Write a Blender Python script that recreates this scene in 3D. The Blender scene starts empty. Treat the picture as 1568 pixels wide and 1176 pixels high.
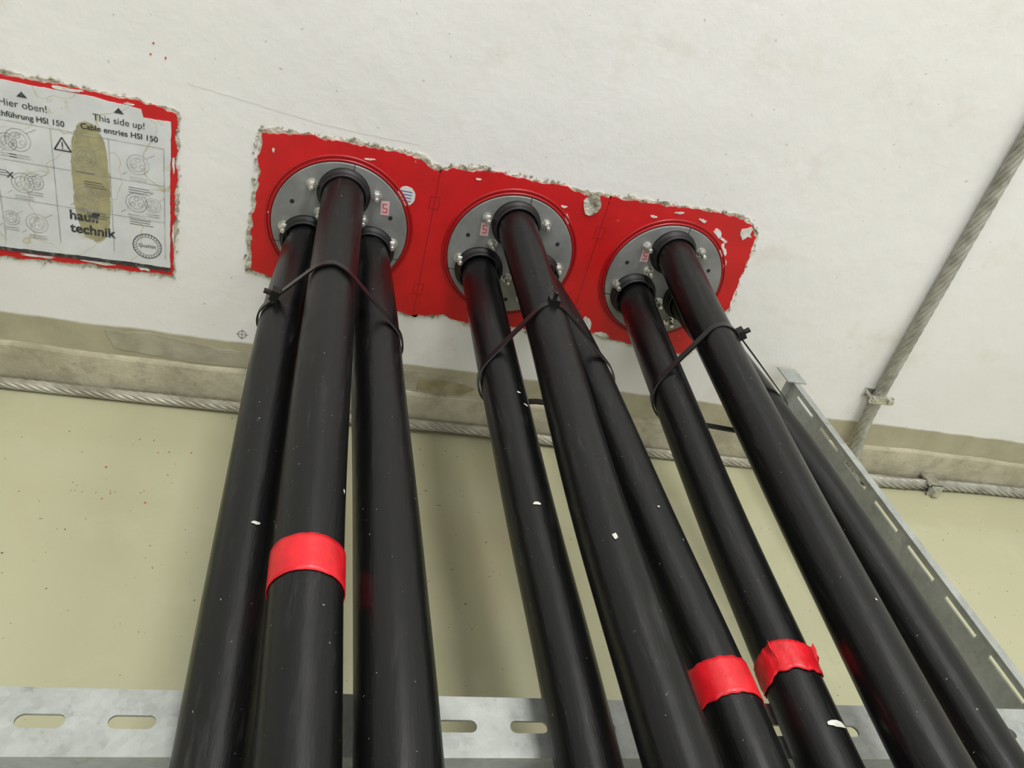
import bpy, bmesh, math, random
from mathutils import Vector, Matrix
random.seed(7)
scene=bpy.context.scene
scene.view_settings.view_transform='Standard'
COL=bpy.context.collection
FLOOR=-0.299

# ---------------------------------------------------------------- materials
def s2l(c):
    return tuple((x/255/12.92 if x/255<=.04045 else ((x/255+.055)/1.055)**2.4) for x in c)+(1,)
class NT:
    def __init__(s,name):
        s.m=bpy.data.materials.new(name); s.m.use_nodes=True; s.t=s.m.node_tree
        s.b=s.t.nodes['Principled BSDF']; s.g=s.t.nodes.new('ShaderNodeNewGeometry')
    def n(s,ty,**k):
        o=s.t.nodes.new(ty)
        for a,v in k.items(): setattr(o,a,v)
        return o
    def l(s,a,b): s.t.links.new(a,b)
    def noise(s,scale,detail=4,rough=.55,vec=None):
        o=s.n('ShaderNodeTexNoise'); o.inputs['Scale'].default_value=scale; o.inputs['Detail'].default_value=detail; o.inputs['Roughness'].default_value=rough
        s.l(vec if vec else s.g.outputs['Position'],o.inputs['Vector']); return o.outputs['Fac']
    def ramp(s,fac,a,b,c0=(0,0,0,1),c1=(1,1,1,1)):
        o=s.n('ShaderNodeValToRGB'); e=o.color_ramp.elements; e[0].position=a;e[1].position=b;e[0].color=c0;e[1].color=c1
        s.l(fac,o.inputs[0]); return o.outputs[0]
    def mix(s,fac,a,b):
        o=s.n('ShaderNodeMix',data_type='RGBA')
        for i,v in ((0,fac),(6,a),(7,b)):
            if hasattr(v,'is_linked') : s.l(v,o.inputs[i])
            else: o.inputs[i].default_value=v
        return o.outputs[2]
    def math(s,op,a,b=None):
        o=s.n('ShaderNodeMath',operation=op)
        for i,v in ((0,a),(1,b)):
            if v is None: continue
            if hasattr(v,'is_linked'): s.l(v,o.inputs[i])
            else: o.inputs[i].default_value=v
        return o.outputs[0]
    def bump(s,h,strength=.3,dist=.001):
        o=s.n('ShaderNodeBump'); o.inputs['Strength'].default_value=strength; o.inputs['Distance'].default_value=dist
        s.l(h,o.inputs['Height']); s.l(o.outputs[0],s.b.inputs['Normal'])
    def scaled(s,v):
        o=s.n('ShaderNodeVectorMath',operation='MULTIPLY'); s.l(s.g.outputs['Position'],o.inputs[0]); o.inputs[1].default_value=v; return o.outputs[0]
def simple(name,c,rough=.5,metal=0,c2=None,scale=60,lo=.4,hi=.65,bump=0,bs=300,bd=.001,vec=None):
    N=NT(name); N.b.inputs['Roughness'].default_value=rough; N.b.inputs['Metallic'].default_value=metal
    c=s2l(c)
    if c2: N.l(N.mix(N.ramp(N.noise(scale,6),lo,hi),c,s2l(c2)),N.b.inputs['Base Color'])
    else: N.b.inputs['Base Color'].default_value=c
    if bump: N.bump(N.noise(bs,5),bump,bd)
    return N.m

# wall paint
N=NT('wall_paint'); g=N.n('ShaderNodeSeparateXYZ'); N.l(N.g.outputs['Position'],g.inputs[0])
X,Y,Z=g.outputs
white=N.mix(N.ramp(N.noise(2.5,4),.35,.7),s2l((226,225,221)),s2l((234,233,231)))
stain=N.ramp(N.noise(9,7,.65),.57,.74)
white=N.mix(N.math('MULTIPLY',stain,.32),white,s2l((196,184,150)))
sp=N.ramp(N.noise(160,2,.4),.735,.76)
white=N.mix(N.math('MULTIPLY',sp,.5),white,s2l((150,145,130)))
beige=N.mix(N.ramp(N.noise(14,7,.65),.35,.7),s2l((158,152,127)),s2l((180,174,148)))
edge=N.math('ADD',Z,N.math('MULTIPLY',N.math('SUBTRACT',N.noise(14,4),.5),.008))
m=N.ramp(N.math('ADD',edge,1.0),.8062,.8082)
N.l(N.mix(m,beige,white),N.b.inputs['Base Color'])
N.b.inputs['Roughness'].default_value=.40
N.bump(N.math('ADD',N.noise(45,6,.6),N.math('MULTIPLY',N.noise(6,3),3.0)),.4,.0024)
M_WALL=N.m
# skirting paint
N=NT('kerb_paint')
c=N.mix(N.ramp(N.noise(11,8,.7),.4,.62),s2l((164,158,134)),s2l((190,184,160)))
c=N.mix(N.math('MULTIPLY',N.ramp(N.noise(28,6,.7),.52,.66),.65),c,s2l((142,137,116)))
N.l(c,N.b.inputs['Base Color']); N.b.inputs['Roughness'].default_value=.5
N.bump(N.noise(40,7,.65),.7,.004); M_KERB=N.m
# floor
N=NT('floor_epoxy')
c=N.mix(N.ramp(N.noise(1.8,5),.3,.7),s2l((172,171,139)),s2l((182,180,149)))
c=N.mix(N.math('MULTIPLY',N.ramp(N.noise(9,7,.7),.55,.75),.4),c,s2l((195,191,165)))
c=N.mix(N.ramp(N.noise(230,2,.4),.755,.77),c,s2l((60,58,45)))
N.l(c,N.b.inputs['Base Color']); N.l(N.ramp(N.noise(6,5),.3,.8,(.10,.10,.10,1),(.22,.22,.22,1)),N.b.inputs['Roughness'])
N.bump(N.math('ADD',N.noise(5,3),N.math('MULTIPLY',N.noise(60,4),.04)),.35,.008); M_FLOOR=N.m
# cable jacket
N=NT('cable_jacket')
stv=N.scaled((1,.12,1))
c=N.mix(N.ramp(N.noise(120,6,.7,stv),.58,.80),s2l((12,12,13)),s2l((46,46,46)))
c=N.mix(N.ramp(N.noise(300,3,.5),.73,.77),c,s2l((140,138,132)))
scr=N.ramp(N.noise(70,8,.8,N.scaled((1.4,.35,1))),.66,.72)
c=N.mix(N.math('MULTIPLY',scr,.45),c,s2l((112,110,106)))
N.l(c,N.b.inputs['Base Color']); N.l(N.ramp(N.noise(25,6,.6,stv),.3,.75,(.24,.24,.24,1),(.44,.44,.44,1)),N.b.inputs['Roughness'])
N.b.inputs['Specular IOR Level'].default_value=.34
N.bump(N.math('ADD',N.noise(160,5,.6,stv),N.math('MULTIPLY',N.noise(9,3),5)),.32,.0014); M_CABLE=N.m
# red plastic
N=NT('red_plastic')
c=N.mix(N.ramp(N.noise(22,6),.3,.7),s2l((184,10,15)),s2l((204,16,22)))
c=N.mix(N.math('MULTIPLY',N.ramp(N.noise(75,7,.7),.68,.74),.7),c,s2l((222,180,172)))
c=N.mix(N.math('MULTIPLY',N.ramp(N.noise(30,7,.75),.58,.7),.35),c,s2l((140,14,16)))
N.l(c,N.b.inputs['Base Color']); N.b.inputs['Roughness'].default_value=.38
N.bump(N.noise(90,4),.15,.001); M_RED=N.m
M_REDRING=simple('red_ring',(158,12,18),.35)
M_TAPE=simple('red_tape',(218,28,40),.36,0,(196,20,32),60,bump=.5,bs=60,bd=.002)
M_DISC=simple('steel_pressure_plate',(140,141,139),.45,.2,(114,115,113),25,.35,.7,.2,200)
M_BOLT=simple('zinc_bolt',(215,214,208),.25,.8,(180,178,170),120)
M_RUBBER=simple('rubber_collar',(16,16,17),.5)
M_DARK=simple('dark_print',(46,46,48),.6,0,(96,96,94),140,.5,.68)
M_DOT=simple('vent_hole',(30,30,30),.8)
M_GREYP=simple('grey_print',(140,142,140),.6,0,(190,190,186),90,.45,.65)
M_TIE=simple('nylon_tie',(14,14,15),.30)
M_CHIP=simple('white_filler',(222,222,216),.7,0,(190,188,176),90,bump=.5,bs=150)
M_STICK=simple('paper_sticker',(214,212,205),.55)
M_STICKP=simple('pink_sticker',(214,178,180),.55)
M_BLUE=simple('blue_print',(90,110,170),.55)
M_MARK=simple('pencil',(120,122,120),.8)
M_CRACK=simple('hairline_crack',(206,204,197),.8)
M_CRUMB=simple('crumbled_plaster',(206,202,186),.9,0,(130,126,104),80,.43,.64,1.0,120,.006)
M_PATCH=simple('filler_patch',(170,166,146),.6,0,(154,149,128),30,.4,.6,.5,60,.003)
M_PATCH2=simple('filler_patch_brown',(160,150,118),.6,0,(136,126,94),35,.4,.6,.5,60,.003)
# galvanised steel
N=NT('galvanised_steel')
v=N.n('ShaderNodeTexVoronoi'); v.inputs['Scale'].default_value=180; N.l(N.g.outputs['Position'],v.inputs['Vector'])
c=N.mix(N.ramp(v.outputs['Color'],.1,.9),s2l((148,152,148)),s2l((162,166,162)))
c=N.mix(N.math('MULTIPLY',N.ramp(N.noise(22,7,.65),.42,.7),.6),c,s2l((190,194,190)))
c=N.mix(N.math('MULTIPLY',N.ramp(N.noise(60,6,.7),.56,.7),.5),c,s2l((116,119,115)))
N.l(c,N.b.inputs['Base Color']); N.b.inputs['Metallic'].default_value=.25; N.b.inputs['Roughness'].default_value=.36
N.bump(N.noise(120,4),.15,.001); M_GALV=N.m
M_WIRE=simple('stranded_wire',(176,175,164),.40,.45,(142,140,127),40)
M_WIREP=simple('stranded_wire_dull',(182,179,163),.5,.25,(138,134,117),30)
# printed label
N=NT('label_print'); g=N.n('ShaderNodeSeparateXYZ'); N.l(N.g.outputs['Position'],g.inputs[0]); X,Y,Z=g.outputs
base=N.mix(N.ramp(N.noise(30,6),.35,.7),s2l((200,203,203)),s2l((215,217,217)))
dx=N.math('DIVIDE',N.math('ADD',X,.503),.0205); dz=N.math('DIVIDE',N.math('ADD',Z,-.0),.073)
r2=N.math('ADD',N.math('POWER',N.math('ABSOLUTE',dx),2.6),N.math('POWER',N.math('ABSOLUTE',dz),2.6))
r2=N.math('ADD',r2,N.math('MULTIPLY',N.math('SUBTRACT',N.noise(90,4),.5),.5))
e=N.ramp(r2,.90,1.0,(1,1,1,1),(0,0,0,1))
glue=N.mix(N.ramp(N.noise(60,5),.4,.65),s2l((160,152,106)),s2l((134,127,86)))
c=N.mix(N.math('MULTIPLY',e,.9),base,glue)
w=N.math('ABSOLUTE',N.math('SUBTRACT',N.noise(16,3,.4),.52)); 
c=N.mix(N.math('MULTIPLY',N.ramp(w,.0,.006,(1,1,1,1),(0,0,0,1)),.8),c,s2l((176,166,120)))
c=N.mix(N.math('MULTIPLY',N.ramp(N.noise(40,6,.7),.62,.7),.55),c,s2l((178,170,132)))
N.l(c,N.b.inputs['Base Color']); N.b.inputs['Roughness'].default_value=.35; M_LABEL=N.m

# ---------------------------------------------------------------- helpers
def link(o,parent=None):
    COL.objects.link(o)
    if parent: o.parent=parent
    return o
def empty(name):
    o=bpy.data.objects.new(name,None); o.empty_display_size=.02; COL.objects.link(o); return o
def mesh(name,v,f,mat,parent=None,smooth=False):
    me=bpy.data.meshes.new(name); me.from_pydata([tuple(a) for a in v],[],f); me.validate(); me.update()
    bm=bmesh.new(); bm.from_mesh(me); bmesh.ops.recalc_face_normals(bm,faces=bm.faces); bm.to_mesh(me); bm.free()
    if smooth: me.polygons.foreach_set('use_smooth',[True]*len(me.polygons))
    me.materials.append(mat); return link(bpy.data.objects.new(name,me),parent)
class MB:
    def __init__(s): s.v=[];s.f=[]
    def add(s,v,f):
        b=len(s.v); s.v+=[tuple(a) for a in v]; s.f+=[tuple(i+b for i in q) for q in f]
    def box(s,a,b):
        x0,y0,z0=a;x1,y1,z1=b
        s.add([(x0,y0,z0),(x1,y0,z0),(x1,y1,z0),(x0,y1,z0),(x0,y0,z1),(x1,y0,z1),(x1,y1,z1),(x0,y1,z1)],
              [(0,3,2,1),(4,5,6,7),(0,1,5,4),(1,2,6,5),(2,3,7,6),(3,0,4,7)])
    def lathe(s,c,prof,n=32):
        v=[];f=[]
        for r,y in prof:
            for i in range(n):
                a=2*math.pi*i/n; v.append((c[0]+r*math.cos(a),c[1]+y,c[2]+r*math.sin(a)))
        for j in range(len(prof)-1):
            for i in range(n):
                k=(i+1)%n; f.append((j*n+i,j*n+k,(j+1)*n+k,(j+1)*n+i))
        s.add(v,f)
    def prism(s,out,y0,y1):
        n=len(out); v=[(x,y0,z) for x,z in out]+[(x,y1,z) for x,z in out]
        s.add(v,[tuple(range(n))]+[(i,(i+1)%n,n+(i+1)%n,n+i) for i in range(n)])
    def obj(s,name,mat,parent=None,smooth=False): return mesh(name,s.v,s.f,mat,parent,smooth)
def jag(poly,amp,step=.004,rng=random):
    out=[]; n=len(poly); ph=0
    for i in range(n):
        a=Vector(poly[i]);b=Vector(poly[(i+1)%n]); d=b-a; L=d.length
        if L<1e-6: continue
        k=max(1,int(L/step)); nr=Vector((d.y,-d.x))/L
        for j in range(k):
            ph=ph*.6+rng.uniform(-1,1)*.8
            am=amp if j else amp*.3
            p=a+d*(j/k)+nr*ph*am; out.append((p.x,p.y))
    return out
def grow(poly,d):
    c=Vector((sum(p[0] for p in poly)/len(poly),sum(p[1] for p in poly)/len(poly)))
    w=max(p[0] for p in poly)-min(p[0] for p in poly); h=max(p[1] for p in poly)-min(p[1] for p in poly)
    return [(c.x+(p[0]-c.x)*(1+2*d/w),c.y+(p[1]-c.y)*(1+2*d/h)) for p in poly]
def spline(P,step):
    P=[Vector(p) for p in P]; Q=[P[0]*2-P[1]]+P+[P[-1]*2-P[-2]]; out=[]
    for i in range(1,len(Q)-2):
        a,b,c,d=Q[i-1:i+3]; k=max(2,int((c-b).length/step))
        for j in range(k):
            t=j/k
            out.append(.5*((2*b)+(c-a)*t+(2*a-5*b+4*c-d)*t*t+(3*b-a-3*c+d)*t**3))
    out.append(P[-1]); return out
def sweep(path,rad,n=32,twist=0,rf=None,cap=True):
    v=[];f=[];L=0; T=[]
    for i,p in enumerate(path):
        a=path[max(i-1,0)];b=path[min(i+1,len(path)-1)]; T.append((b-a).normalized())
    u=T[0].orthogonal().normalized()
    if abs(T[0].y)>.8: u=(Vector((0,0,1))-T[0]*T[0].z).normalized()
    for i,p in enumerate(path):
        if i: L+=(p-path[i-1]).length
        u=(u-T[i]*u.dot(T[i])).normalized(); w=T[i].cross(u)
        for k in range(n):
            a=2*math.pi*k/n; r=rad*(rf(a,L) if rf else 1); b=a+twist*L
            v.append(p+u*(r*math.cos(b))+w*(r*math.sin(b)))
    m=len(path)
    for i in range(m-1):
        for k in range(n):
            q=(k+1)%n; f.append((i*n+k,i*n+q,(i+1)*n+q,(i+1)*n+k))
    if cap: f+= [tuple(range(n)),tuple(range((m-1)*n,m*n))]
    return v,f
def text(name,s,x,z,size,mat,parent,align='CENTER',y=-.0052,bold=0,rot=0):
    cu=bpy.data.curves.new(name,'FONT'); cu.body=s; cu.size=size; cu.align_x=align; cu.offset=bold
    o=bpy.data.objects.new(name,cu); COL.objects.link(o); bpy.context.view_layer.update()
    me=bpy.data.meshes.new_from_object(o.evaluated_get(bpy.context.evaluated_depsgraph_get()))
    bpy.data.objects.remove(o); me.materials.clear(); me.materials.append(mat)
    me.transform(Matrix.Translation((x,y,z))@Matrix.Rotation(math.radians(90),4,'X')@Matrix.Rotation(rot,4,'Z'))
    return link(bpy.data.objects.new(name,me),parent)
def blob(mb,x,z,rx,rz,y=-.0046,n=16,am=.3,y1=-.002,rot=0):
    o=[]
    for i in range(n):
        a=2*math.pi*i/n; k=1+random.uniform(-am,am); px=rx*k*math.cos(a);pz=rz*k*math.sin(a)
        o.append((x+px*math.cos(rot)-pz*math.sin(rot),z+px*math.sin(rot)+pz*math.cos(rot)))
    mb.prism(o,y,y1)
def pebbles(b,P,prob,skip=None,sgn=None):
    for (x,z) in P:
        if skip and skip(x,z): continue
        if random.random()<prob:
            r=random.uniform(.0007,.0024)*(1.5 if random.random()<.15 else 1)
            v=[(x+random.uniform(.6,1)*r*math.cos(t)*math.cos(p),-.001-abs(r*math.cos(p)*math.sin(t))*.9,z+r*math.sin(p)*random.uniform(.6,1)) for p in (-1.4,-.5,.5,1.4) for t in (0,1,2.1,3.14,4.2,5.2)]
            b.add(v,[(j*6+k,j*6+(k+1)%6,(j+1)*6+(k+1)%6,(j+1)*6+k) for j in range(3) for k in range(6)])

# ---------------------------------------------------------------- room shell
b=MB(); b.box((-3,0,FLOOR),(3,.25,2.4)); b.obj('wall_back',M_WALL)
b=MB(); b.box((-3,-3.2,FLOOR-.1),(3,.25,FLOOR)); b.obj('floor',M_FLOOR)
M_CEIL=simple('ceiling_paint',(225,225,222),.8)
b=MB(); b.box((-3,-3.2,2.4),(3,.25,2.5)); b.obj('ceiling',M_CEIL)
b=MB(); b.box((3,-3.2,FLOOR),(3.2,.25,2.4)); b.obj('wall_right',M_CEIL)
b=MB(); b.box((-3.2,-3.2,FLOOR),(-3,.25,2.4)); b.obj('wall_left',M_CEIL)
# low flat skirting step at the wall foot
prof=[(0,-.299),(-.0095,-.299),(-.0075,-.250),(-.0068,-.2405),(-.0055,-.2375),(-.0005,-.2365),(0,-.2365)]
v=[];f=[];nx=600
for i in range(nx+1):
    x=-3+6*i/nx; w=.0012*math.sin(x*17)+.0008*math.sin(x*41+1)+random.uniform(-.0004,.0004)
    for y,z in prof: v.append((x,y,z+(w if z>-.27 else 0)))
k=len(prof)
for i in range(nx):
    for j in range(k-1): f.append((i*k+j,i*k+j+1,(i+1)*k+j+1,(i+1)*k+j))
mesh('baseboard_back',v,f,M_KERB)

b=MB(); b.prism(jag([(-.50,-.200),(-.44,-.197),(-.36,-.207),(-.30,-.208),(-.30,-.232),(-.40,-.234),(-.49,-.226)],.0012),-.0012,0)
b.prism(jag([(-.16,-.205),(-.09,-.203),(-.02,-.208),(-.02,-.235),(-.10,-.238),(-.155,-.233)],.0012),-.0012,0)
b.obj('trim_filler_patch',M_PATCH)
b=MB(); b.prism(jag([(-.085,-.212),(-.03,-.214),(.0,-.222),(-.02,-.234),(-.085,-.235)],.0012),-.0018,0)
b.obj('trim_filler_patch_brown',M_PATCH2)

# ---------------------------------------------------------------- cable entry frames
OUT=[
[(-.319,.097),(-.28,.103),(-.22,.105),(-.165,.106),(-.13,.100),(-.1105,.088),(-.1105,-.112),(-.13,-.109),(-.2,-.108),(-.27,-.100),(-.30,-.085),(-.325,-.081),(-.322,.0)],
[(-.1095,.09),(-.095,.1),(-.05,.104),(.03,.103),(.08,.098),(.1,.1),(.1095,.1),(.1095,-.105),(.06,-.105),(.0,-.112),(-.028,-.113),(-.07,-.103),(-.1095,-.11)],
[(.1105,.1),(.18,.104),(.25,.106),(.30,.106),(.316,.1),(.328,.085),(.33,.05),(.334,-.02),(.325,-.07),(.305,-.11),(.25,-.112),(.2,-.105),(.15,-.098),(.1105,-.1)]]
HOLE_R=.045
def jag_frame(poly):
    r=jag(poly,.0022,.0040); return [(x if abs(abs(x)-.11)>.005 else math.copysign(.1105 if abs(x)>.11 else .1095,x),z) for x,z in r]
def frame(i,cx,rot,stick):
    E=empty('cable_entry_frame')
    b=MB(); b.prism(jag(grow(OUT[i],.0030 if i else .0042),.0038,.0045),-.0014,0); b.obj('crumbled_edge',M_CRUMB,E)
    b=MB(); b.prism(jag_frame(OUT[i]),-.0032,-.0002); b.obj('red_plate',M_RED,E)
    b=MB(); b.lathe((cx,0,0),[(.0905,-.003),(.0900,-.0048),(.0878,-.0050),(.0872,-.003)],72)
    b.lathe((cx,0,0),[(.0860,-.003),(.0856,-.0068),(.0836,-.0070),(.0832,-.003)],72); b.obj('red_ring',M_REDRING,E,True)
    b=MB(); b.lathe((cx,0,0),[(.0826,-.003),(.0826,-.0078),(.0818,-.0085),(.0001,-.0085)],72); b.obj('pressure_plate',M_DISC,E)
    b=MB(); b.box((cx+.0082,-.0088,.071),(cx+.0090,-.0082,.0825))
    for a in (158,22,270+rot):
        a=math.radians(a+rot); b.lathe((cx+.064*math.cos(a),0,.064*math.sin(a)),[(.0028,-.0083),(.0026,-.009),(.0001,-.009)],14)
    b.box((cx-.0825,-.0088,-.031),(cx-.055,-.0082,-.0302)); b.box((cx+.055,-.0088,-.031),(cx+.0768,-.0082,-.0302))
    b.obj('plate_split_and_holes',M_DOT,E)
    b=MB()
    pts=[(127,.063),(52,.063),(188,.067),(352,.067),(247,.064),(293,.064),(150,.031),(30,.031),(270,.031)]
    for a,r in pts:
        a=math.radians(a+rot); c=(cx+r*math.cos(a),-.0085,r*math.sin(a))
        b.lathe(c,[(.0072,0),(.0072,-.0013),(.003,-.0014)],20)
        b.lathe(c,[(.0056,-.001),(.0056,-.0060),(.0050,-.0068),(.001,-.0068)],6)
        b.lathe(c,[(.0032,-.005),(.0032,-.0165),(.0024,-.0178),(.0001,-.018)],14)
    b.obj('studs_and_nuts',M_BOLT,E)
    b=MB()
    for a in (90,210,330):
        a=math.radians(a+rot); c=(cx+HOLE_R*math.cos(a),-.0085,HOLE_R*math.sin(a))
        b.lathe(c,[(.0318,.001),(.0318,-.003),(.0305,-.0045),(.0292,-.0050),(.0288,-.013),(.0280,-.0145),(.0258,-.0148),(.0256,.001)],44)
    b.obj('rubber_collars',M_RUBBER,E,True)
    b=MB(); a=math.radians(stick[0]); sx,sz=cx+stick[1]*math.cos(a),stick[1]*math.sin(a)
    b.prism([(sx-.006,sz+.0085),(sx+.0045,sz+.0095),(sx+.006,sz-.0085),(sx-.0045,sz-.0095)],-.0090,-.0085); b.obj('inspection_sticker',M_STICKP,E)
    b=MB()
    seg(b,sx-.003,sz+.005,sx+.002,sz+.0055,.0009,-.0092); seg(b,sx-.003,sz+.005,sx-.002,sz,.0009,-.0092); seg(b,sx-.002,sz,sx+.0025,sz,.0009,-.0092); seg(b,sx+.0025,sz,sx+.003,sz-.005,.0009,-.0092); seg(b,sx+.003,sz-.005,sx-.0022,sz-.005,.0009,-.0092)
    b.obj('sticker_print',M_TAPE,E)
    b=MB(); pebbles(b,jag(grow(OUT[i],.0035),.0035,.0035),.55,lambda x,z:abs(abs(x)-.11)<.012 and abs(z)<.085); b.obj('plaster_crumbs',M_CRUMB,E)
    return E
def annulus(b,x,z,ro,w,n=36,sx=1,sz=1,y=-.0050):
    v=[]
    for r in (ro,ro-w):
        for i in range(n):
            a=2*math.pi*i/n; v.append((x+sx*r*math.cos(a),y,z+sz*r*math.sin(a)))
    b.add(v,[(i,(i+1)%n,n+(i+1)%n,n+i) for i in range(n)])
def seg(b,x0,z0,x1,z1,w=.0005,y=-.0051):
    d=Vector((x1-x0,z1-z0)).normalized(); n=Vector((-d.y,d.x))*w/2
    b.add([(x0+n.x,y,z0+n.y),(x1+n.x,y,z1+n.y),(x1-n.x,y,z1-n.y),(x0-n.x,y,z0-n.y)],[(0,1,2,3)])
F1=frame(0,-.22,0,(35,.062)); F2=frame(1,0,4,(143,.052)); F3=frame(2,.22,4,(140,.052))
for E,x in ((F1,-.11),(F2,.11)):
    b=MB(); b.box((x-.0007,-.0035,-.104),(x+.0007,-.0030,.088))
    for z in (.052,-.070):
        for q in ((-.006,.0),( .0055,.0)): b.box((x+q[0],-.0036,z-.008),(x+q[0]+.0008,-.003,z+.008))
        b.box((x-.006,-.0036,z+.0075),(x+.006,-.003,z+.0083)); b.box((x-.006,-.0036,z-.0083),(x+.006,-.003,z-.0075))
    b.obj('seam_clips',M_REDRING,E)
b=MB(); blob(b,-.146,.054,.0115,.0125,-.0040,24,.03,-.003); b.obj('round_sticker',M_STICK,F1)
b=MB()
for kk in range(4): b.box((-.153+.001*kk,-.0043,.0595-.004*kk),(-.139,-.004,.0608-.004*kk))
b.obj('round_sticker_print',M_BLUE,F1)
b=MB(); blob(b,.089,.088,.012,.014,-.005,14,.15,-.002,-.2); b.obj('patch_chip',M_CRUMB,F2)
b=MB()
for x,z,rx,rz,ro in ((.062,.062,.0025,.010,.4),(.053,.078,.004,.0018,0),(-.062,.092,.003,.0012,0)): blob(b,x,z,rx,rz,-.0040,12,.4,-.003,ro)
b.obj('filler_chips',M_CHIP,F2)
b=MB()
for x,z,rx,rz,ro in ((.2725,.080,.0075,.004,-.5),(.312,.088,.008,.008,0),(.288,.059,.004,.010,.5),(.283,.073,.009,.0016,-.4),(.175,.087,.004,.002,0),(.208,.0985,.006,.0014,.1),(.244,.094,.006,.002,-.3),(.135,-.083,.008,.010,0),(.16,-.098,.012,.0035,-.1),(.30,.040,.002,.005,.3)): blob(b,x,z,rx,rz,-.0041,14,.45,-.003,ro)
b.obj('filler_chips',M_CHIP,F3)
b=MB()
for x,z,rx,rz,ro in ((-.195,.091,.006,.0012,.2),(-.305,.08,.0015,.0025,0),(-.308,.002,.0025,.001,.6),(-.30,-.0,.001,.004,.2)): blob(b,x,z,rx,rz,-.0039,12,.4,-.003,ro)
b.obj('filler_chips',M_CHIP,F1)

# ---------------------------------------------------------------- instruction panel on the left
P=empty('cable_entry_instruction_panel')
outer=[(-.64,.106),(-.54,.107),(-.47,.105),(-.43,.103),(-.411,.099),(-.412,.0),(-.417,-.104),(-.5,-.106),(-.64,-.112)]
b=MB(); b.prism(jag(grow(outer,.0030),.0030,.0045),-.0014,0); b.obj('crumbled_edge',M_CRUMB,P)
b=MB(); b.prism(jag(outer,.0020,.004),-.0030,-.0002); b.obj('red_plate',M_RED,P)
b=MB(); b.prism(jag([(-.632,.101),(-.5,.1015),(-.447,.098),(-.445,.089),(-.4165,.090),(-.4175,.02),(-.4185,-.093),(-.5,-.094),(-.632,-.099)],.0005,.004),-.0046,-.0030); b.obj('printed_card',M_LABEL,P)
b=MB(); b.prism(jag([(-.632,-.0985),(-.5,-.0945),(-.4185,-.0935),(-.4188,-.0980),(-.5,-.0990),(-.632,-.103)],.0004,.004),-.0048,-.003); b.obj('card_black_edge',M_DARK,P)
text('line_hier_oben','Hier oben!',-.566,.0745,.0110,M_DARK,P)
text('line_entry_de','Kabeldurchführung HSI 150',-.526,.0625,.0088,M_DARK,P,'RIGHT',bold=.00012)
text('line_this_side_up','This side up!',-.470,.0765,.0105,M_DARK,P)
text('line_entry_en','Cable entries HSI 150',-.470,.0645,.0090,M_DARK,P,bold=.00012)
text('line_maker','hauff\ntechnik',-.529,-.047,.0165,M_DARK,P,'LEFT',bold=.0004)
text('cross_mark','x',-.587,-.008,.016,M_DARK,P)
b=MB()
for x,z in ((-.566,.0865),(-.470,.089)): b.prism([(x-.005,z),(x+.005,z),(x,z+.006)],-.0052,-.0046)
b.obj('up_arrows',M_DARK,P)
b=MB()
for x in (-.600,-.541,-.482,-.424):
    seg(b,x,.058,x,-.082,.0006)
for z in (.058,.013,-.033): seg(b,-.632,z,-.424,z,.0006)
for (x,z,r) in ((-.575,.038,.013),(-.586,.034,.010),(-.452,.034,.012),(-.575,-.012,.012),(-.563,-.008,.010),(-.508,.032,.012),(-.510,-.015,.012),(-.455,-.013,.012),(-.437,-.013,.009),(-.565,-.06,.012),(-.592,-.058,.009)):
    annulus(b,x,z,r,.0006); annulus(b,x,z,r*.7,.0005)
    for a in range(3):
        t=math.radians(90+120*a); annulus(b,x+r*.38*math.cos(t),z+r*.38*math.sin(t),r*.22,.0005,14)
    seg(b,x+r*.7,z+r*.7,x+r*1.5,z+r*1.2); seg(b,x-r,z-r*.9,x-r*1.4,z-r*1.2)
    for q in range(2): seg(b,x-r*.8,z-r*1.35-q*.003,x+r*.8,z-r*1.35-q*.003,.0008)
b.obj('line_drawings',M_GREYP,P)
b=MB(); x,z=-.530,.042
for p,q in (((-.0085,-.007),(.0085,-.007)),((.0085,-.007),(0,.008)),((0,.008),(-.0085,-.007))): seg(b,x+p[0],z+p[1],x+q[0],z+q[1],.0014)
seg(b,x,z+.003,x,z-.003,.0012); seg(b,x,z-.004,x,z-.0052,.0012)
annulus(b,-.4445,-.068,.0165,.0009); annulus(b,-.4445,-.068,.0125,.0005)
for a in range(26):
    t=2*math.pi*a/26
    seg(b,-.4445+.0133*math.cos(t),-.068+.0133*math.sin(t),-.4445+.0153*math.cos(t),-.068+.0153*math.sin(t),.0008)
for (x,z) in ((-.497,.003),(-.497,-.035),(-.60,.0),(-.45,-.035),(-.45,.005)):
    for q in range(3): seg(b,x-.013,z-q*.003,x+.010+random.uniform(-.004,.004),z-q*.003,.0006)
b.obj('stamp_and_warning',M_DARK,P)
text('stamp_text','Qualität',-.4445,-.0695,.0062,M_DARK,P)
b=MB()
for x,z,rx,rz,ro in ((-.52,.104,.015,.002,0),(-.46,.101,.005,.0015,0),(-.6,.105,.01,.0015,0),(-.414,.04,.0012,.01,0),(-.415,-.05,.0012,.012,0),(-.5,-.101,.02,.002,0),(-.45,-.1,.008,.003,0),(-.57,-.104,.02,.0018,0)): blob(b,x,z,rx,rz,-.0038,14,.4,-.0029,ro)
b.obj('filler_chips',M_CHIP,P)
b=MB(); pebbles(b,jag(grow(outer,.0035),.003,.004),.4); b.obj('plaster_crumbs',M_CRUMB,P)

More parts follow.
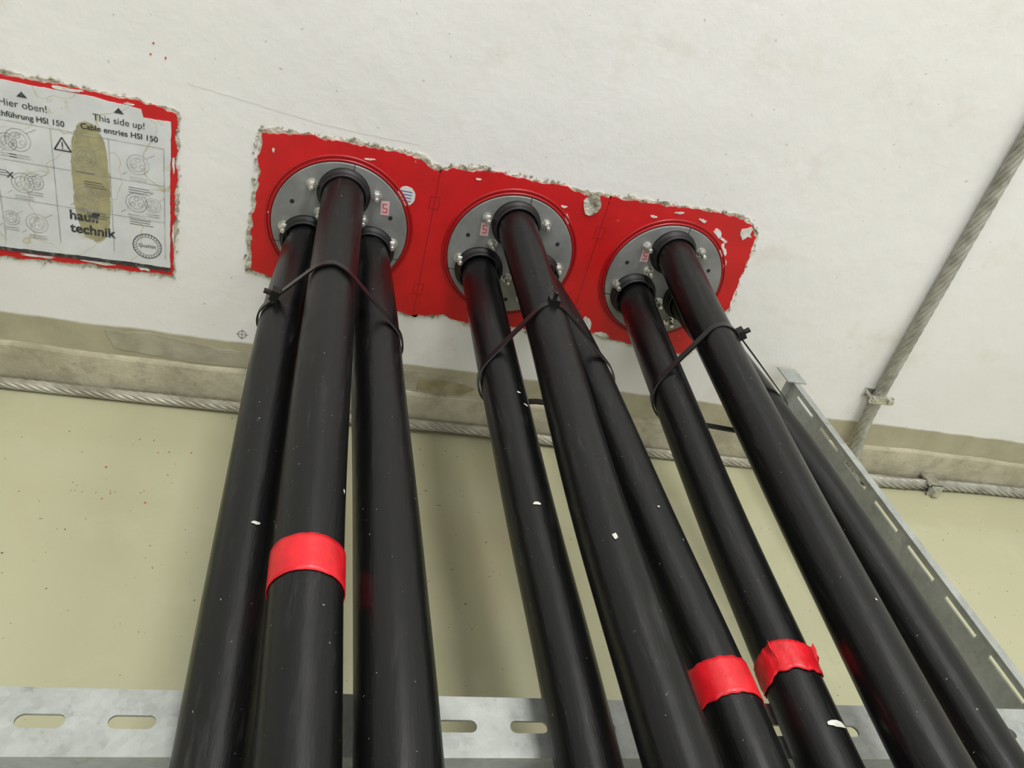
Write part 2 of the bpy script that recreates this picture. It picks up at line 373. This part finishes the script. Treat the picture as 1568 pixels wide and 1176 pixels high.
# ---------------------------------------------------------------- cables
def start(cx,ang,rot):
    a=math.radians(ang+rot); x,z=(cx+HOLE_R*math.cos(a),HOLE_R*math.sin(a)); return [(x,-.0088,z),(x,-.03,z-.0005)]
CAB={
'1L':(start(-.22,210,0)+[(-.2655,-.184,-.034),(-.2625,-.313,-.045),(-.2575,-.475,-.064),(-.2545,-.586,-.073),(-.250,-.655,-.076),(-.246,-.85,-.079),(-.242,-1.3,-.079)],.0240),
'1M':(start(-.22,90,0)+[(-.2197,-.140,.020),(-.216,-.355,-.002),(-.212,-.495,-.021),(-.2070,-.600,-.029),(-.202,-.668,-.035),(-.199,-.85,-.037),(-.197,-1.3,-.038)],.0250),
'1R':(start(-.22,330,0)+[(-.171,-.174,-.022),(-.163,-.299,-.035),(-.1535,-.460,-.038),(-.148,-.589,-.038),(-.1440,-.670,-.038),(-.141,-.85,-.055),(-.138,-1.3,-.075)],.0252),
'2L':(start(0,210,4)+[(-.0354,-.149,-.032),(-.028,-.272,-.046),(-.0175,-.444,-.068),(-.0105,-.569,-.074),(-.010,-.653,-.077),(-.008,-.85,-.078),(-.005,-1.3,-.078)],.0233),
'2M':(start(0,90,4)+[(.0052,-.0816,.030),(.0191,-.1914,.005),(.0220,-.298,-.008),(.0250,-.468,-.022),(.0310,-.590,-.028),(.033,-.673,-.030),(.036,-.85,-.031),(.038,-1.3,-.033)],.0245),
'2R':(start(0,330,4)+[(.064,-.12,-.030),(.080,-.242,-.042),(.0955,-.430,-.058),(.106,-.568,-.064),(.109,-.659,-.066),(.110,-.85,-.074),(.112,-1.3,-.078)],.0243),
'3L':(start(.22,210,4)+[(.175,-.099,-.027),(.178,-.222,-.042),(.1800,-.417,-.065),(.1820,-.554,-.074),(.1795,-.650,-.077),(.178,-.85,-.079),(.176,-1.3,-.079)],.0233),
'3M':(start(.22,90,4)+[(.2214,-.097,.028),(.233,-.266,.0),(.2335,-.447,-.020),(.2325,-.581,-.030),(.229,-.670,-.035),(.227,-.85,-.036),(.225,-1.3,-.036)],.0246),
'3R':(start(.22,330,4)+[(.283,-.12,-.035),(.318,-.28,-.055),(.332,-.393,-.065),(.337,-.545,-.075),(.334,-.646,-.079),(.33,-.85,-.080),(.33,-1.3,-.080)],.0238),
}
PATH={};CO={}
for k,(pts,r) in CAB.items():
    p=spline(pts,.012)
    for it in range(45):
        q=[a.copy() for a in p]
        for i in range(3,len(p)-1): q[i]=(p[i-1]+p[i]*2+p[i+1])/4
        p=q
    PATH[k]=p
    if k=='1R': v,f=sweep(p,r,44,0,lambda a,L:1+.06*min(1,L/.5))
    else: v,f=sweep(p,r,44)
    E=empty('power_cable'); CO[k]=E
    mesh('jacket',v,f,M_CABLE,E,True)
def at(k,y):
    p=PATH[k]
    for a,b in zip(p,p[1:]):
        if b.y<=y<=a.y: return a.lerp(b,(a.y-y)/(a.y-b.y+1e-9))
    return p[-1]
def tape(k,y0,y1,rag,name='red_tape_band'):
    r=CAB[k][1]; n=72; m=8; v=[];f=[]
    def e():
        z=[random.uniform(-1,1)*rag for _ in range(n)]
        if rag>.003: z=[q*.6+rag*.8*math.sin(3*i*2*math.pi/n+1) for i,q in enumerate(z)]
        return [(z[i-1]+z[i]*2+z[(i+1)%n])/4 for i in range(n)]
    e0=e();e1=e()
    for j in range(m+1):
        for i in range(n):
            a=2*math.pi*i/n; y=(y0+e0[i])*(1-j/m)+(y1+e1[i])*j/m; c=at(k,y)
            rr=r+.0011+(random.uniform(0,.0013) if rag>.002 else random.uniform(0,.0002))
            v.append((c.x+rr*math.cos(a),y,c.z+rr*math.sin(a)))
    for j in range(m):
        for i in range(n):
            q=(i+1)%n; f.append((j*n+i,j*n+q,(j+1)*n+q,(j+1)*n+i))
    o=mesh(name,v,f,M_TAPE,CO[k],True); s=o.modifiers.new('s','SOLIDIFY'); s.thickness=.0008
tape('1M',-.527,-.557,.0005); tape('2R',-.582,-.612,.0014); tape('3L',-.557,-.582,.0031)
b=MB()
for a0,l in ((.25,.006),(.7,.004),(2.4,.005)):
    c=at('3L',-.562); r=.0245
    x,z=c.x+r*math.cos(a0),c.z+r*math.sin(a0); ux,uz=math.cos(a0),math.sin(a0)
    b.add([(x,-.558,z),(x+ux*l,-.554,z+uz*l),(x+ux*l*1.2,-.560,z+uz*l*.8),(x+ux*l*.6,-.566,z+uz*l*.5),(x,-.572,z)],[(0,1,2,3,4)])
b.obj('tape_flaps',M_TAPE,CO['3L'])
def speck(k,y,ang,l,w):
    r=CAB[k][1]+.0009; v=[];n=14; rings=4
    for j in range(1,rings+1):
        for i in range(n):
            t=2*math.pi*i/n; q=(1+(random.uniform(-.3,.3) if j==rings else 0))*j/rings; yy=y+l*q*math.cos(t); aa=math.radians(ang)+w*q*math.sin(t)/r
            c=at(k,yy); v.append((c.x+r*math.cos(aa),yy,c.z+r*math.sin(aa)))
    c=at(k,y); a=math.radians(ang); v.append((c.x+r*math.cos(a),y,c.z+r*math.sin(a)))
    f=[(i,(i+1)%n,len(v)-1) for i in range(n)]
    for j in range(rings-1): f+=[(j*n+i,(j+1)*n+i,(j+1)*n+(i+1)%n,j*n+(i+1)%n) for i in range(n)]
    mesh('paint_speck',v,f,M_CHIP,CO[k])
speck('3L',-.628,78,.0026,.009)
speck('2L',-.430,95,.0015,.0035); speck('2L',-.30,60,.001,.003)
speck('2M',-.505,105,.003,.002); speck('1L',-.48,75,.0015,.0035); speck('1M',-.475,30,.002,.0012)
speck('2R',-.43,95,.001,.001); speck('3M',-.55,80,.001,.001); speck('2L',-.285,75,.001,.002)

# ---------------------------------------------------------------- cable ties
def hull(pts):
    pts=sorted(set(pts))
    def cr(o,a,b): return (a[0]-o[0])*(b[1]-o[1])-(a[1]-o[1])*(b[0]-o[0])
    lo=[]
    for p in pts:
        while len(lo)>1 and cr(lo[-2],lo[-1],p)<=0: lo.pop()
        lo.append(p)
    up=[]
    for p in reversed(pts):
        while len(up)>1 and cr(up[-2],up[-1],p)<=0: up.pop()
        up.append(p)
    return lo[:-1]+up[:-1]
def tie(g,y0,s,kl,kr,headang):
    E=empty('cable_tie'); cm=at(g+'M',y0); zm=cm.z+CAB[g+'M'][1]
    def Y(x,z):
        d=x-cm.x
        return y0-s*max(0,zm-z)-(kl*max(0,-d) if d<0 else kr*d)
    pts=[]
    for c in 'LMR':
        k=g+c; yy=y0
        for _ in range(4):
            p=at(k,yy); yy=Y(p.x,p.z)
        r=CAB[k][1]*(1.03 if k=='1R' else 1)+.0014
        for i in range(72):
            a=2*math.pi*i/72; pts.append((round(p.x+r*math.cos(a),5),round(p.z+r*math.sin(a),5)))
    H0=hull(pts); H=[]
    for i,a in enumerate(H0):
        c=H0[(i+1)%len(H0)]; L=math.dist(a,c); m=max(1,int(L/.003))
        for j in range(m): H.append((a[0]+(c[0]-a[0])*j/m,a[1]+(c[1]-a[1])*j/m))
    n=len(H); w=.0041
    v=[];f=[]; cxm=sum(p[0] for p in H)/n; czm=sum(p[1] for p in H)/n
    for x,z in H:
        d=Vector((x-cxm,z-czm)).normalized()*.0020; y=Y(x,z)
        v+=[(x,y-w,z),(x,y+w,z),(x+d.x,y+w,z+d.y),(x+d.x,y-w,z+d.y)]
    for i in range(n):
        q=(i+1)%n
        for j in range(4): f.append((i*4+j,i*4+(j+1)%4,q*4+(j+1)%4,q*4+j))
    mesh('strap',v,f,M_TIE,E)
    org=(cm.x,at(g+'M',y0).z) if abs(headang)<2.2 else (cxm,czm)
    best=max(H,key=lambda p:((p[0]-org[0])*math.cos(headang)+(p[1]-org[1])*math.sin(headang))/max(1e-4,math.hypot(p[0]-org[0],p[1]-org[1])))
    x,z=best; y=Y(x,z); b=MB(); b.box((-.0060,-.0054,-.001),(.0060,.0054,.0080)); b.box((-.0015,-.003,.006),(.0015,.003,.015))
    t=headang-math.pi/2
    b.v=[(x+a*math.cos(t)-c*math.sin(t),y+bb,z+a*math.sin(t)+c*math.cos(t)) for a,bb,c in b.v]
    b.obj('ratchet_head',M_TIE,E)
tie('1',-.192,.0,.0,.45,math.radians(165))
tie('2',-.187,.50,.25,.0,math.radians(88))
tie('3',-.184,.50,.05,.0,math.radians(40))

# ---------------------------------------------------------------- cable ladder
L=empty('cable_ladder')
def rung(y0,y1,x0=-.66,x1=.462,zt=-.104,t=.002,h=.022):
    b=MB(); c=-.362-.054*5; slots=[]
    while c<x1-.02:
        if c-.02>x0: slots.append(c)
        c+=.054
    ym=(y0+y1)/2; sw=.0048; sl=.0145
    b.box((x0,y0,zt-t),(x1,ym-sw,zt)); b.box((x0,ym+sw,zt-t),(x1,y1,zt))
    px=x0
    for c in slots:
        b.box((px,ym-sw,zt-t),(c-sl,ym+sw,zt)); px=c+sl
        for sg in (-1,1):
            K=8; cc=c+sg*(sl-sw)
            for s2 in (-1,1):
                arc=[(cc+sg*sw*math.sin(math.pi/2*i/K),ym+s2*sw*math.cos(math.pi/2*i/K)) for i in range(K+1)]
                poly=arc+[(c+sg*sl,ym+s2*sw)]
                m=len(poly); vv=[(x,y,zt) for x,y in poly]+[(x,y,zt-t) for x,y in poly]
                b.add(vv,[tuple(range(m))]+[(i,(i+1)%m,m+(i+1)%m,m+i) for i in range(m)])
    b.box((px,ym-sw,zt-t),(x1,ym+sw,zt))
    b.box((x0,y0-.0001,zt-h),(x1,y0+t,zt-t)); b.box((x0,y1-t,zt-h),(x1,y1,zt-t))
    b.box((x0,y0-.010,zt-h),(x1,y0-.0002,zt-h+t))
    b.obj('slotted_rung',M_GALV,L)
rung(-.626,-.579); rung(-1.13,-1.08)
def side(x,s):
    b=MB(); t=.0022; y0,y1=-1.4,-.045; zb,zt=-.150,-.110
    zs0,zs1=-.1210,-.1160
    b.box((x,y0,zb),(x+t*s,y1,zs0)); b.box((x,y0,zs1),(x+t*s,y1,zt))
    y=y1
    while y>y0+.09:
        b.box((x,y-.022,zs0),(x+t*s,y,zs1)); y-=.022+.052
    b.box((x,y0,zs0),(x+t*s,y,zs1))
    b.box((x-.0006*s,y0,zt+.0001),(x+.010*s,y1,zt+.002)); b.box((x-.007*s,y0,zb-.002),(x+.001*s,y1,zb-.0001))
    b.box((x-.010*s,y1+.0002,zb),(x+.010*s,y1+.003,zt)); b.box((x-.012*s,y1-.004,zt+.0023),(x+.020*s,y1+.035,zt+.0043))
    for yy in (-.95,-1.35):
        b.box((x+.0003,yy-.02,FLOOR+.0031),(x+.003*s,yy+.02,zb-.003)); b.box((x,yy-.02,FLOOR),(x+.035*s,yy+.02,FLOOR+.003))
    b.obj('side_rail',M_GALV,L)
side(.462,1); side(-.66,-1)

# ---------------------------------------------------------------- stranded earth conductors
lob=lambda n,am:(lambda a,Lq:1-am+am*abs(math.cos(n*a/2))*1.6)
E=empty('earthing_wire')
p=spline([(-1.6,-.018,FLOOR+.008),(-.8,-.018,FLOOR+.008),(-.5,-.019,FLOOR+.0085),(-.2,-.019,FLOOR+.011),(.0,-.018,FLOOR+.014),(.2,-.019,FLOOR+.009),(.5,-.018,FLOOR+.0075),(.66,-.022,FLOOR+.008),(.82,-.024,FLOOR+.008)],.0025)
v,f=sweep(p,.0068,40,60,lob(8,.24)); mesh('strands',v,f,M_WIREP,E,True)
E2=empty('earthing_wire')
p=spline([(.60,-.011,1.2),(.622,-.011,.6),(.630,-.011,.297),(.638,-.011,.08),(.646,-.013,-.13),(.652,-.018,-.21),(.664,-.026,-.262),(.695,-.030,-.286),(.76,-.030,FLOOR+.009),(.84,-.026,FLOOR+.010),(1.0,-.020,FLOOR+.009),(1.7,-.020,FLOOR+.009)],.0025)
v,f=sweep(p,.0085,40,50,lob(8,.24)); mesh('strands',v,f,M_WIRE,E2,True)
b=MB(); c=(.646,-.132)
b.box((c[0]-.020,-.0035,c[1]-.007),(c[0]+.020,0,c[1]+.007)); b.box((c[0]-.020,-.025,c[1]-.007),(c[0]+.020,-.0215,c[1]+.007))
for sx in (-.015,.015):
    b.lathe((c[0]+sx,-.0215,c[1]),[(.0028,.021),(.0028,-.0035),(.0052,-.0035),(.0052,-.0075),(.001,-.008)],8)
b.obj('wall_clamp',M_BOLT,E2)
b=MB(); x=.835; z=FLOOR
b.box((x-.012,-.044,z),(x+.012,-.010,z+.004)); b.box((x-.012,-.044,z+.018),(x+.012,-.010,z+.0225)); b.box((x-.012,-.046,z),(x+.012,-.042,z+.0225))
b.box((x-.006,-.052,z+.004),(x+.006,-.044,z+.016)); b.obj('floor_clamp',M_BOLT,E2)

# ---------------------------------------------------------------- small marks
b=MB(); annulus(b,-.330,-.180,.0055,.0008,24,1,1.1,-.0006); seg(b,-.338,-.180,-.322,-.180,.0007,-.0006); seg(b,-.330,-.188,-.330,-.172,.0007,-.0006); b.obj('pencil_survey_mark',M_MARK)
b=MB()
def crack(pts):
    pts=[(p.x,p.z) for p in spline([(a,0,c) for a,c in pts],.008)]
    pts=[(a+random.uniform(-.0004,.0004),c+random.uniform(-.0005,.0005)) for a,c in pts]
    for a,c in zip(pts,pts[1:]): seg(b,a[0],a[1],c[0],c[1],.0005,-.0005)
crack([(-.40,.135),(-.33,.128),(-.25,.120),(-.14,.118)]); b.obj('hairline_crack',M_CRACK)
b=MB()
for i,(x,z) in enumerate([(-.437,.158),(-.434,.170),(-.422,.157)]): blob(b,x,z,.0009,.0013,-.0006,8,.4,0)
M_DRIP=simple('dried_red_paint',(190,80,62),.6)
b.obj('red_paint_drips',M_DRIP)
b=MB()
for i in range(12):
    x=-.44+random.gauss(0,.03);y=-.16+random.gauss(0,.04); r=random.uniform(.0006,.0014)
    b.add([(x+r*math.cos(a)*random.uniform(.6,1.4),y+r*math.sin(a),FLOOR+.0005) for a in [k*math.pi/4 for k in range(8)]],[tuple(range(8))])
b.obj('red_floor_drips',M_DRIP)

# ---------------------------------------------------------------- light
def area(name,loc,rot,sx,sy,e,col=(1,1,1)):
    l=bpy.data.lights.new(name,'AREA'); l.shape='RECTANGLE'; l.size=sx; l.size_y=sy; l.energy=e; l.color=col
    o=bpy.data.objects.new(name,l); o.location=loc; o.rotation_euler=rot; COL.objects.link(o)
area('ceiling_tube_light',(.15,-.75,2.3),(0,0,math.radians(90)),1.3,.6,38,(1,.99,.97))
area('ceiling_tube_light.001',(-1.2,-1.7,2.3),(0,0,math.radians(90)),1.3,.6,14,(1,.99,.97))
area('ceiling_tube_light.002',(1.4,-1.3,2.3),(0,0,math.radians(90)),1.3,.6,16,(1,.99,.97))
w=bpy.data.worlds.new('world'); scene.world=w; w.use_nodes=True
w.node_tree.nodes['Background'].inputs[0].default_value=(.98,.99,1,1); w.node_tree.nodes['Background'].inputs[1].default_value=1.0

# ---------------------------------------------------------------- camera
cam=bpy.data.cameras.new('camera'); o=bpy.data.objects.new('camera',cam); COL.objects.link(o)
R=[(0.96337,-0.12818,0.23557),(0.12159,-0.57417,-0.80966),(0.23904,0.80864,-0.53755)]
M=Matrix((R[0],[-a for a in R[1]],[-a for a in R[2]])).transposed().to_4x4()
M.translation=Vector((-.2133,-.9033,.3954)); o.matrix_world=M
cam.sensor_width=36; cam.lens=26.40; cam.clip_start=.02
scene.camera=o
